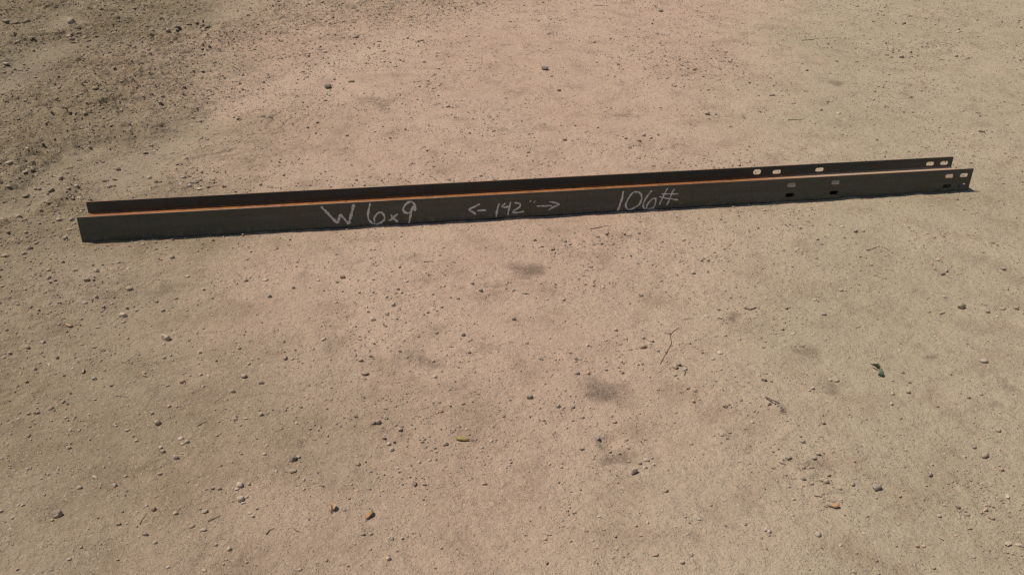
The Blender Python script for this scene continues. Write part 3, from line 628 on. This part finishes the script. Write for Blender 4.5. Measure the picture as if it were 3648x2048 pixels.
LAND = [('the chalk letter W', (1.07, -.03)), ('the chalk number 142', (1.66, -.03)), ('the chalk number 106', (2.27, -.03)),
        ("the beam's plain end", (.0, .05)), ("the beam's slotted end", (3.6, .05)), ('the green folded leaf', (2.498, -1.222)),
        ('the olive leaf', (1.246, -1.373)), ('the split brown leaf', (.907, -1.576)), ('the green and orange leaf', (.995, -1.619)),
        ('the orange leaf', (2.08, -1.757)), ('the tan dried leaf', (.098, -.615)), ('the forked twig', (1.93, -1.0)),
        ('the dry weed stalk', (2.12, -1.36)), ('the orange leaf chip', (1.141, -.363)), ('the far orange leaf chip', (1.221, 2.989)),
        ("the photo's top left corner", (-1.5, 4.4)), ("the photo's top right corner", (6.4, 3.6)),
        ("the photo's bottom left corner", (.25, -1.64)), ("the photo's bottom right corner", (2.34, -1.99)),
        ("the photo's left edge", (-.2, .4)), ("the photo's right edge", (3.3, -.6)), ("the photo's top edge", (2.4, 4.1)),
        ("the photo's bottom edge", (1.30, -1.83)), ('the big dark stain', (1.70, -1.15)), ('the divot', (1.615, -1.44))]
MI = cam_ob.matrix_world.inverted()
def pix(x, y):
    q = MI @ Vector((x, y, 0)); return 1824-3235*q.x/q.z, 1024+3235*q.y/q.z
def where(x, y):
    u, v = pix(x, y); best = None
    for n, (lx, ly) in LAND:
        a, b = pix(lx, ly); d = math.hypot(a-u, (b-v)*1.3)
        if best is None or d < best[0]: best = (d, n, u-a, v-b)
    d, n, du, dv = best
    s = []
    if abs(dv) > .45*abs(du): s.append('above' if dv < 0 else 'below')
    if abs(du) > .45*abs(dv): s.append('left of' if du < 0 else 'right of')
    t = s[0] if len(s) == 1 else s[0] + ' and ' + s[1]
    return d, ('just ' if d < 60 else '') + t + ' ' + n
ORD = ['', 'second', 'third', 'fourth', 'fifth', 'sixth', 'seventh', 'eighth', 'ninth', 'tenth', 'eleventh', 'twelfth', 'thirteenth',
       'fourteenth', 'fifteenth', 'sixteenth', 'seventeenth', 'eighteenth', 'nineteenth', 'twentieth']
seen = {}; info = []
for e in STONES.replace('\n', ';').split(';'):
    e = e.split()
    if len(e) != 5: continue
    x, y, w = float(e[0]), float(e[1]), float(e[2])/1000
    size = 'large ' if w > .030 else ('' if w > .017 else 'small ')
    d, loc = where(x, y)
    key = size + WORD[e[3]] + ' ' + SHAPE[e[4]] + ' stone ' + loc
    info.append([x, y, w, e[3], e[4], key, d]); seen.setdefault(key, []).append(d)
POS = []
for k, (x, y, w, c, sh, key, d) in enumerate(info):
    o = link('stone', (ANGUL if sh == 'a' else ROUND)[rnd.randrange(9)])
    ax = ASP[sh]; w *= 1.06
    dist = math.hypot(x-CAM_LOC[0], y-CAM_LOC[1])
    o.scale = (w, w*ax[1]*rnd.uniform(.85, 1.15), w*ax[2]*rnd.uniform(.85, 1.2))
    o.rotation_euler = (rnd.uniform(-.25, .25), rnd.uniform(-.25, .25), rnd.uniform(-.5, .5) + (rnd.choice((0, math.pi))))
    sx, sy, sz = settle(x, y); o.location = (sx, sy, sz + o.scale[2]*.27)
    t = TONE[c]; f = rnd.uniform(.85, 1.15); o.color = (t[0]*f, t[1]*f*rnd.uniform(.96, 1.04), t[2]*f*rnd.uniform(.9, 1.1), 1)
    rank = sorted(seen[key]).index(d)
    tag(o, (ORD[rank] + ' nearest ' if rank else '') + key, 'stone', 'larger stones scattered on the dirt')
    POS.append((x, y, w))

# ------------------------------------------------------------------ clods of broken soil in the churned part
CLOD = NT('soil_clod'); _p = CLOD.n('NewGeometry').outputs['Position']
CLOD.set(CLOD.b.inputs['Base Color'], CLOD.mix(CLOD.ramp(CLOD.noise(_p, 28., 5, .65), .32, .68), (.19, .145, .088), (.33, .26, .175)))
CLOD.set(CLOD.b.inputs['Normal'], CLOD.bump(CLOD.noise(_p, 90., 5, .65), .012, .7))
def clod_mesh(seed):
    me = stone_mesh(seed, True).copy(); me.name = 'soil_clod'; me.materials.clear(); me.materials.append(CLOD.m); return me
CLM = [clod_mesh(300+k) for k in range(7)]
cinfo = []; cseen = {}
for e in CLODS.replace('\n', ';').split(';'):
    e = e.split()
    if len(e) != 3: continue
    x, y, w = (float(v) for v in e); w /= 1000; d, loc = where(x, y)
    key = ('big ' if w > .045 else 'small ') + 'brown soil clod ' + loc
    cinfo.append((x, y, w, key, d)); cseen.setdefault(key, []).append(d)
for x, y, w, key, d in cinfo:
    o = link('soil_clod', CLM[rnd.randrange(7)]); sx, sy, sz = settle(x, y)
    o.scale = (w*rnd.uniform(.9, 1.3), w*rnd.uniform(.5, .9), w*rnd.uniform(.35, .6)); o.location = (sx, sy, sz+o.scale[2]*.18)
    o.rotation_euler = (rnd.uniform(-.2, .2), rnd.uniform(-.2, .2), .25+rnd.gauss(0, .5))
    rank = sorted(cseen[key]).index(d)
    lab = (ORD[rank] + ' nearest ' if rank else '') + key
    tag(o, lab, 'soil clod', 'clods of soil in the churned ground')

# ------------------------------------------------------------------ grit: too many to count, instanced on points
def build_grit():
    N = 950000
    x = rng.uniform(-3.2, 8.6, N); y = rng.uniform(-2.9, 6.4, N)
    inside = (x > -.45-.293*(y+1.68)) & (x < 3.1+.735*(y+2.03)); x, y = x[inside], y[inside]; N = len(x)
    # nearer ground shows smaller grains: thin the far finest ones
    r = .0011*(1-rng.random(N))**(-1/1.75); r = np.minimum(r, np.where(rng.random(N) < .5, .0030, np.where(rng.random(N)*1.3 < gravel_map(x, y), .0064, .0040))*(1+.35*np.clip(y, 0, 3)/3))
    far = np.clip((y+3.25)/3.0, .3, 3.2)
    dens = gravel_map(x, y)*.55 + .07 + .4*rough_map(x, y)
    keep = (rng.random(N) < dens) & (r > .00085*far)
    rm = rough_map(x, y)
    x, y, r, rm = x[keep], y[keep], r[keep], rm[keep]
    r = r*(1+.12*rm)
    inb = (y > -.003) & (y < DB+.01) & (x > -.01) & (x < LB+.01) & (np.abs(y) < .2)
    x, y, r, rm = x[~inb], y[~inb], r[~inb], rm[~inb]
    # soil clods in the churned part
    K = 60000; cx = rng.uniform(-2.2, 2.6, K); cy = rng.uniform(-1.4, 5.6, K); cm = rough_map(cx, cy)*np.clip(.5+vnoise(cx*3, cy*4, 61)+.5*vnoise(cx*9, cy*12, 62), 0, 1)
    ck = (rng.random(K) < cm*.8) & ~((cy > -.02) & (cy < DB+.02) & (cx > -.02)); cx, cy = cx[ck], cy[ck]
    cr = np.minimum(.0024*(1-rng.random(len(cx)))**(-1/2.3), .0105)
    x = np.concatenate([x, cx]); y = np.concatenate([y, cy]); r = np.concatenate([r, cr]); rm = np.concatenate([rm, np.full(len(cx), 1.25)])
    mx, my, mr, mc = [], [], [], []
    for e in MORE.replace('\n', ';').split(';'):
        e = e.split()
        if len(e) == 4:
            q = settle(float(e[0]), float(e[1])); mx.append(q[0]); my.append(q[1]); mr.append(float(e[2])/2000); mc.append(e[3])
    rmf = rm; n = len(x); T = list(TONE); pick = rng.choice(7, n, p=[.46, .19, .13, .07, .04, .09, .02])
    names = ['t', 'w', 'd', 'g', 'k', 'r', 'o']
    pal = np.array([TONE[k] for k in names])
    col = pal[pick]
    # crumbs in the churned part are lumps of the soil itself
    crumb = rng.random(n) < rm*.8
    col[crumb] = np.array((.30, .225, .145))
    x = np.concatenate([x, mx]); y = np.concatenate([y, my]); r = np.concatenate([r, mr])
    col = np.concatenate([col, np.array([TONE[c] for c in mc])]) * rng.uniform(.75, 1.25, (len(x), 1))
    z = ground_zs(x, y) + r*rng.uniform(.0, .5, len(x))
    n = len(x); me = bpy.data.meshes.new('gravel'); me.vertices.add(n)
    me.vertices.foreach_set('co', np.stack([x, y, z], 1).astype(np.float32).ravel())
    a = me.attributes.new('tint', 'FLOAT_COLOR', 'POINT')
    a.data.foreach_set('color', np.concatenate([col, np.ones((n, 1))], 1).astype(np.float32).ravel())
    sc = np.stack([r*rng.uniform(.8, 1.35, n), r*rng.uniform(.65, 1.05, n), r*rng.uniform(.5, .95, n)], 1)
    a = me.attributes.new('gscale', 'FLOAT_VECTOR', 'POINT'); a.data.foreach_set('vector', sc.astype(np.float32).ravel())
    cl = np.zeros(n, bool); cl[:len(rmf)] = rmf > 1.2
    sc[cl] *= np.array((1.8, 1.0, .55)); 
    rt = np.stack([rng.uniform(-.5, .5, n), rng.uniform(-.5, .5, n), np.where(cl, .12+rng.normal(0, .3, n), rng.uniform(0, 6.28, n))], 1)
    a = me.attributes.new('grot', 'FLOAT_VECTOR', 'POINT'); a.data.foreach_set('vector', rt.astype(np.float32).ravel())
    o = link('gravel', me); me.materials.append(GRIT)
    tag(o, 'fine tan and grey grit scattered over the whole dirt yard', 'gravel', None, 'stuff')
    ng = bpy.data.node_groups.new('scatter', 'GeometryNodeTree')
    ng.interface.new_socket('Geometry', in_out='INPUT', socket_type='NodeSocketGeometry')
    ng.interface.new_socket('Geometry', in_out='OUTPUT', socket_type='NodeSocketGeometry')
    G = lambda k: ng.nodes.new(k); L = ng.links.new
    gi, go = G('NodeGroupInput'), G('NodeGroupOutput')
    join = G('GeometryNodeJoinGeometry')
    for k in range(8):
        ico = G('GeometryNodeMeshIcoSphere'); ico.inputs['Subdivisions'].default_value = 2; ico.inputs['Radius'].default_value = 1
        p = G('GeometryNodeInputPosition'); ad = G('ShaderNodeVectorMath'); ad.inputs[1].default_value = (7.3*k, 3.1*k, 5.7*k); L(p.outputs[0], ad.inputs[0])
        nz = G('ShaderNodeTexNoise'); nz.inputs['Scale'].default_value = 1.1; nz.inputs['Detail'].default_value = 1.5; L(ad.outputs[0], nz.inputs['Vector'])
        su = G('ShaderNodeVectorMath'); su.operation = 'SUBTRACT'; su.inputs[1].default_value = (.5, .5, .5); L(nz.outputs['Color'], su.inputs[0])
        ml = G('ShaderNodeVectorMath'); ml.operation = 'SCALE'; ml.inputs['Scale'].default_value = 1.7; L(su.outputs[0], ml.inputs[0])
        sp = G('GeometryNodeSetPosition'); L(ico.outputs[0], sp.inputs[0]); L(ml.outputs[0], sp.inputs['Offset'])
        sm = G('GeometryNodeSetMaterial'); sm.inputs['Material'].default_value = GRIT; L(sp.outputs[0], sm.inputs[0])
        gt = G('GeometryNodeGeometryToInstance'); L(sm.outputs[0], gt.inputs[0]); L(gt.outputs[0], join.inputs[0])
    ip = G('GeometryNodeInstanceOnPoints'); L(gi.outputs[0], ip.inputs['Points']); L(join.outputs[0], ip.inputs['Instance'])
    ip.inputs['Pick Instance'].default_value = True
    ri = G('FunctionNodeRandomValue'); ri.data_type = 'INT'; ri.inputs['Min'].default_value = 0; ri.inputs['Max'].default_value = 7
    ri.inputs[4].default_value = 0; ri.inputs[5].default_value = 7
    L(ri.outputs[2], ip.inputs['Instance Index'])
    for nm, sock in (('gscale', 'Scale'), ('grot', 'Rotation')):
        na = G('GeometryNodeInputNamedAttribute'); na.data_type = 'FLOAT_VECTOR'; na.inputs[0].default_value = nm
        if sock == 'Rotation':
            er = G('FunctionNodeEulerToRotation'); L(na.outputs[0], er.inputs[0]); L(er.outputs[0], ip.inputs[sock])
        else: L(na.outputs[0], ip.inputs[sock])
    L(ip.outputs[0], go.inputs[0])
    md = o.modifiers.new('scatter', 'NODES'); md.node_group = ng
    print('grit points', n)
build_grit()

# ------------------------------------------------------------------ leaves and twigs
def blade(name, pts, mat, parent, lift=.002, org=(0, 0, 0)):
    """a thin, slightly cupped leaf blade from its outline"""
    P = [Vector(p)-Vector(org) for p in pts]; P = [Vector((p.x, p.y, p.z)) for p in P]
    n = len(P); c = sum(P, Vector())/n; c.z += lift
    bm = bmesh.new(); cv = bm.verts.new(c); vs = []; mid = []
    for k in range(n):
        a, b = P[k], P[(k+1) % n]; vs.append(bm.verts.new(a)); m = (a+b)/2; m.z += rnd.uniform(-.0008, .0008); vs.append(bm.verts.new(m))
    for v in vs:
        q = v.co.lerp(c, .5); q.z += lift*.3+rnd.uniform(-.0006, .0006); mid.append(bm.verts.new(q))
    N = len(vs)
    for k in range(N):
        k2 = (k+1) % N
        bm.faces.new((vs[k], vs[k2], mid[k2], mid[k])); bm.faces.new((mid[k], mid[k2], cv))
    for f in bm.faces: f.smooth = True
    bmesh.ops.recalc_face_normals(bm, faces=bm.faces)
    bmesh.ops.solidify(bm, geom=bm.faces[:], thickness=.0004)
    me = bpy.data.meshes.new(name); bm.to_mesh(me); bm.free(); me.materials.append(mat)
    return link(name, me, parent)
def tube(name, pts, r0, r1, mat, parent, org=(0, 0, 0), jitter=.0, sides=6):
    p = smooth_line([Vector(q)-Vector(org) for q in pts], .006); bm = bmesh.new(); prev = None
    for k, q in enumerate(p):
        q = Vector(q); t = k/(len(p)-1); d = Vector(p[min(k+1, len(p)-1)])-Vector(p[max(k-1, 0)])
        d.normalize(); u = d.cross(Vector((0, 0, 1))); u = u.normalized() if u.length > 1e-4 else Vector((1, 0, 0)); v = d.cross(u)
        r = (r0+(r1-r0)*t)*rnd.uniform(.85, 1.15); q = q + u*rnd.uniform(-jitter, jitter)
        ring = [bm.verts.new(q+(u*math.cos(a)+v*math.sin(a))*r) for a in (2*math.pi*j/sides for j in range(sides))]
        if prev:
            for j in range(sides): bm.faces.new((prev[j], prev[(j+1) % sides], ring[(j+1) % sides], ring[j]))
        else: bm.faces.new(ring[::-1])
        prev = ring
    bm.faces.new(prev)
    for f in bm.faces: f.smooth = True
    bmesh.ops.recalc_face_normals(bm, faces=bm.faces)
    me = bpy.data.meshes.new(name); bm.to_mesh(me); bm.free(); me.materials.append(mat)
    return link(name, me, parent)
def on_ground(pts):
    out = []
    for x, y, z in pts:
        a, b, g = settle(x, y, z); out.append((a, b, z+.0012))
    g = max(ground_z(a, b)-.6*c for a, b, c in out)       # rest on the highest spot beneath
    cx = sum(p[0] for p in out)/len(out); cy = sum(p[1] for p in out)/len(out); g = max(ground_z(cx, cy), g*.5+ground_z(cx, cy)*.5)
    return [(a, b, c+g) for a, b, c in out]
def leaf_thing(name, label, blades, stem, mat, stem_mat, lift=.002):
    n = [len(LEAVES[b]) for b in blades]; flat = on_ground([p for b in list(blades)+([stem] if stem else []) for p in LEAVES[b]]); sets = []
    for b in list(blades)+([stem] if stem else []): sets.append(flat[:len(LEAVES[b])]); flat = flat[len(LEAVES[b]):]
    pts = [p for b in sets for p in b]
    cx = sum(p[0] for p in pts)/len(pts); cy = sum(p[1] for p in pts)/len(pts); cz = ground_z(cx, cy)
    e = link(name, None); e.empty_display_size = .01; e.location = (cx, cy, cz)
    tag(e, label, 'leaf', 'fallen leaves on the dirt')
    for b, q in zip(blades, sets): blade('blade', q, mat, e, lift, (cx, cy, cz))
    if stem: tube('leaf_stem', sets[-1], .0010, .0008, stem_mat, e, (cx, cy, cz))
GREEN = leaf_material('green_leaf', (.075, .092, .055), (.10, .118, .07), 1, (.12, .11, .08))
OLIVE = leaf_material('olive_leaf', (.27, .20, .07), (.33, .22, .085), 0, (.20, .13, .05))
BROWN = leaf_material('brown_leaf', (.34, .185, .10), (.42, .26, .16), 0, (.16, .09, .05))
MIXED = leaf_material('turning_leaf', (.40, .20, .09), (.19, .17, .045), 1, (.20, .11, .04))
ORNG = leaf_material('orange_leaf', (.30, .20, .12), (.50, .24, .105), 0, (.18, .09, .04))
DRIED = leaf_material('dried_leaf', (.42, .28, .15), (.40, .22, .14), 0, (.26, .14, .08))
leaf_thing('leaf', 'dark green leaf folded in two, standing up on the bare dirt', ['green_a', 'green_b'], None, GREEN, TWIG, .001)
leaf_thing('leaf', 'olive yellow leaf lying flat with its dark stem pointing right', ['olive'], 'olive_stem', OLIVE, TWIG, .003)
leaf_thing('leaf', 'small orange brown leaf split into two lobes, stem pointing down', ['brown_a', 'brown_b'], 'brown_stem', BROWN, TWIG, .001)
leaf_thing('leaf', 'narrow leaf turning from green to orange at its stem', ['mixed'], 'mixed_stem', MIXED, TWIG, .003)
leaf_thing('leaf', 'curled orange leaf with dark edge near the bottom right', ['orange'], 'orange_stem', ORNG, TWIG, .003)
leaf_thing('leaf', "tan dried leaf with crooked stem in front of the beam's plain end", ['dried'], 'dried_stem', DRIED, TWIG, .003)
leaf_thing('leaf', 'tiny orange leaf chip standing in front of the chalk 9', ['chip'], None, ORNG, TWIG, .001)
leaf_thing('leaf', 'small orange leaf chip far behind the beam', ['chipfar'], None, ORNG, TWIG, .002)
leaf_thing('leaf', 'thin orange leaf scrap among grit at lower left', ['bit'], None, ORNG, TWIG, .001)

def g3(pts, lift=.002): return [(a, b, g+lift) for a, b, g in (settle(x, y) for x, y in pts)]
def twig(label, main, side=(), r=.0012, mat=TWIG, lift=.0018):
    x, y, z0 = settle(*main[0]); e = link('twig', None, None, (x, y, z0)); e.empty_display_size = .01
    tag(e, label, 'twig', 'dry twigs on the dirt')
    def loc(p): return [(a-x, b-y, c-e.location.z) for a, b, c in g3(p, lift)]
    tube('twig_stem', loc(main), r, r*.55, mat, e, jitter=.0006)
    for s in side: tube('side_shoot', loc(s), r*.7, r*.4, mat, e, jitter=.0004)
twig('long forked reddish twig right of the middle, in front of the beam', [(1.862, -1.108), (1.9, -1.051), (1.931, -1.002), (1.947, -.951), (1.985, -.918)], [[(1.947, -.951), (1.93, -.941)]], .0013)
twig('short bent twig just below the long forked twig', [(1.912, -1.176), (1.934, -1.135), (1.919, -1.126)], (), .0011)
twig('straight brown straw near the bottom left corner', [(.627, -1.581), (.653, -1.566)], (), .0011)
twig('thin dark straw left of the brown straw, near bottom left', [(.476, -1.566), (.485, -1.531)], (), .0008)
twig('small V-shaped twig just above the curled orange leaf', [(2.049, -1.718), (2.064, -1.725), (2.0665, -1.7205), (2.077, -1.716)], (), .0010)
twig('dark grey stick between the forked twig and the green leaf', [(2.239, -.829), (2.254, -.841), (2.281, -.832)], (), .0032)
twig("thin pale stick lying behind the beam's slotted end", [(3.248, 1.015), (3.29, 1.012), (3.326, 1.009)], (), .002)
twig('dark stick far behind the beam, near the top right', [(4.117, 2.667), (4.19, 2.68), (4.263, 2.709)], (), .003)
twig('thin dark stick nearest the top edge', [(2.969, 3.997), (3.02, 3.97), (3.078, 3.947)], (), .003)
twig('short stick in front of the chalk arrow pointing left', [(1.23, -.342), (1.252, -.341), (1.265, -.348)], (), .0012)
twig('left one of two short twigs forming a roof shape at right', [(2.887, -.481), (2.91, -.468), (2.933, -.46)], (), .0014)
twig('right one of two short twigs forming a roof shape at right', [(2.939, -.466), (2.948, -.493)], (), .0014)
twig('dark twig left of the split orange brown leaf', [(.76, -1.645), (.768, -1.633), (.778, -1.628)], (), .0011)
twig('curved dark twig below the split orange brown leaf', [(.822, -1.635), (.826, -1.644), (.835, -1.649)], (), .0010)
twig('thin straight twig at left, below the tan dried leaf', [(.321, -1.036), (.338, -1.040), (.354, -1.046)], (), .0010)
twig('thin dark twig at far left centre of the foreground gravel', [(.558, -1.209), (.579, -1.192)], (), .0011)
twig('short pale straw above the forked twig', [(2.018, -.869), (2.049, -.866)], (), .0010, STRAW)
twig('brown straw beside the gravel patch in front of chalk 142', [(1.891, -.155), (1.93, -.145), (1.963, -.132)], (), .0014)
def weed():
    keys = ['weed_stem', 'weed_1', 'weed_2', 'weed_3', 'weed_4', 'weed_6', 'weed_5']
    flat = on_ground([p for k in keys for p in LEAVES[k]]); Q = {}
    for k in keys: Q[k] = flat[:len(LEAVES[k])]; flat = flat[len(LEAVES[k]):]
    x, y, _ = Q['weed_stem'][0]; org = (x, y, ground_z(x, y))
    e = link('weed_stalk', None, None, org); e.empty_display_size = .01
    tag(e, 'dry grey weed stalk with bent dark stem and frayed seed head', 'weed')
    tube('stalk', Q['weed_stem'], .0021, .0016, TWIG, e, org, .0005)
    for k in keys[1:6]: tube('seed_head', Q[k], .0017, .0006, STRAW, e, org, .0009)
    tube('side_shoot', Q['weed_5'], .0011, .0008, TWIG, e, org, .0005)
weed()
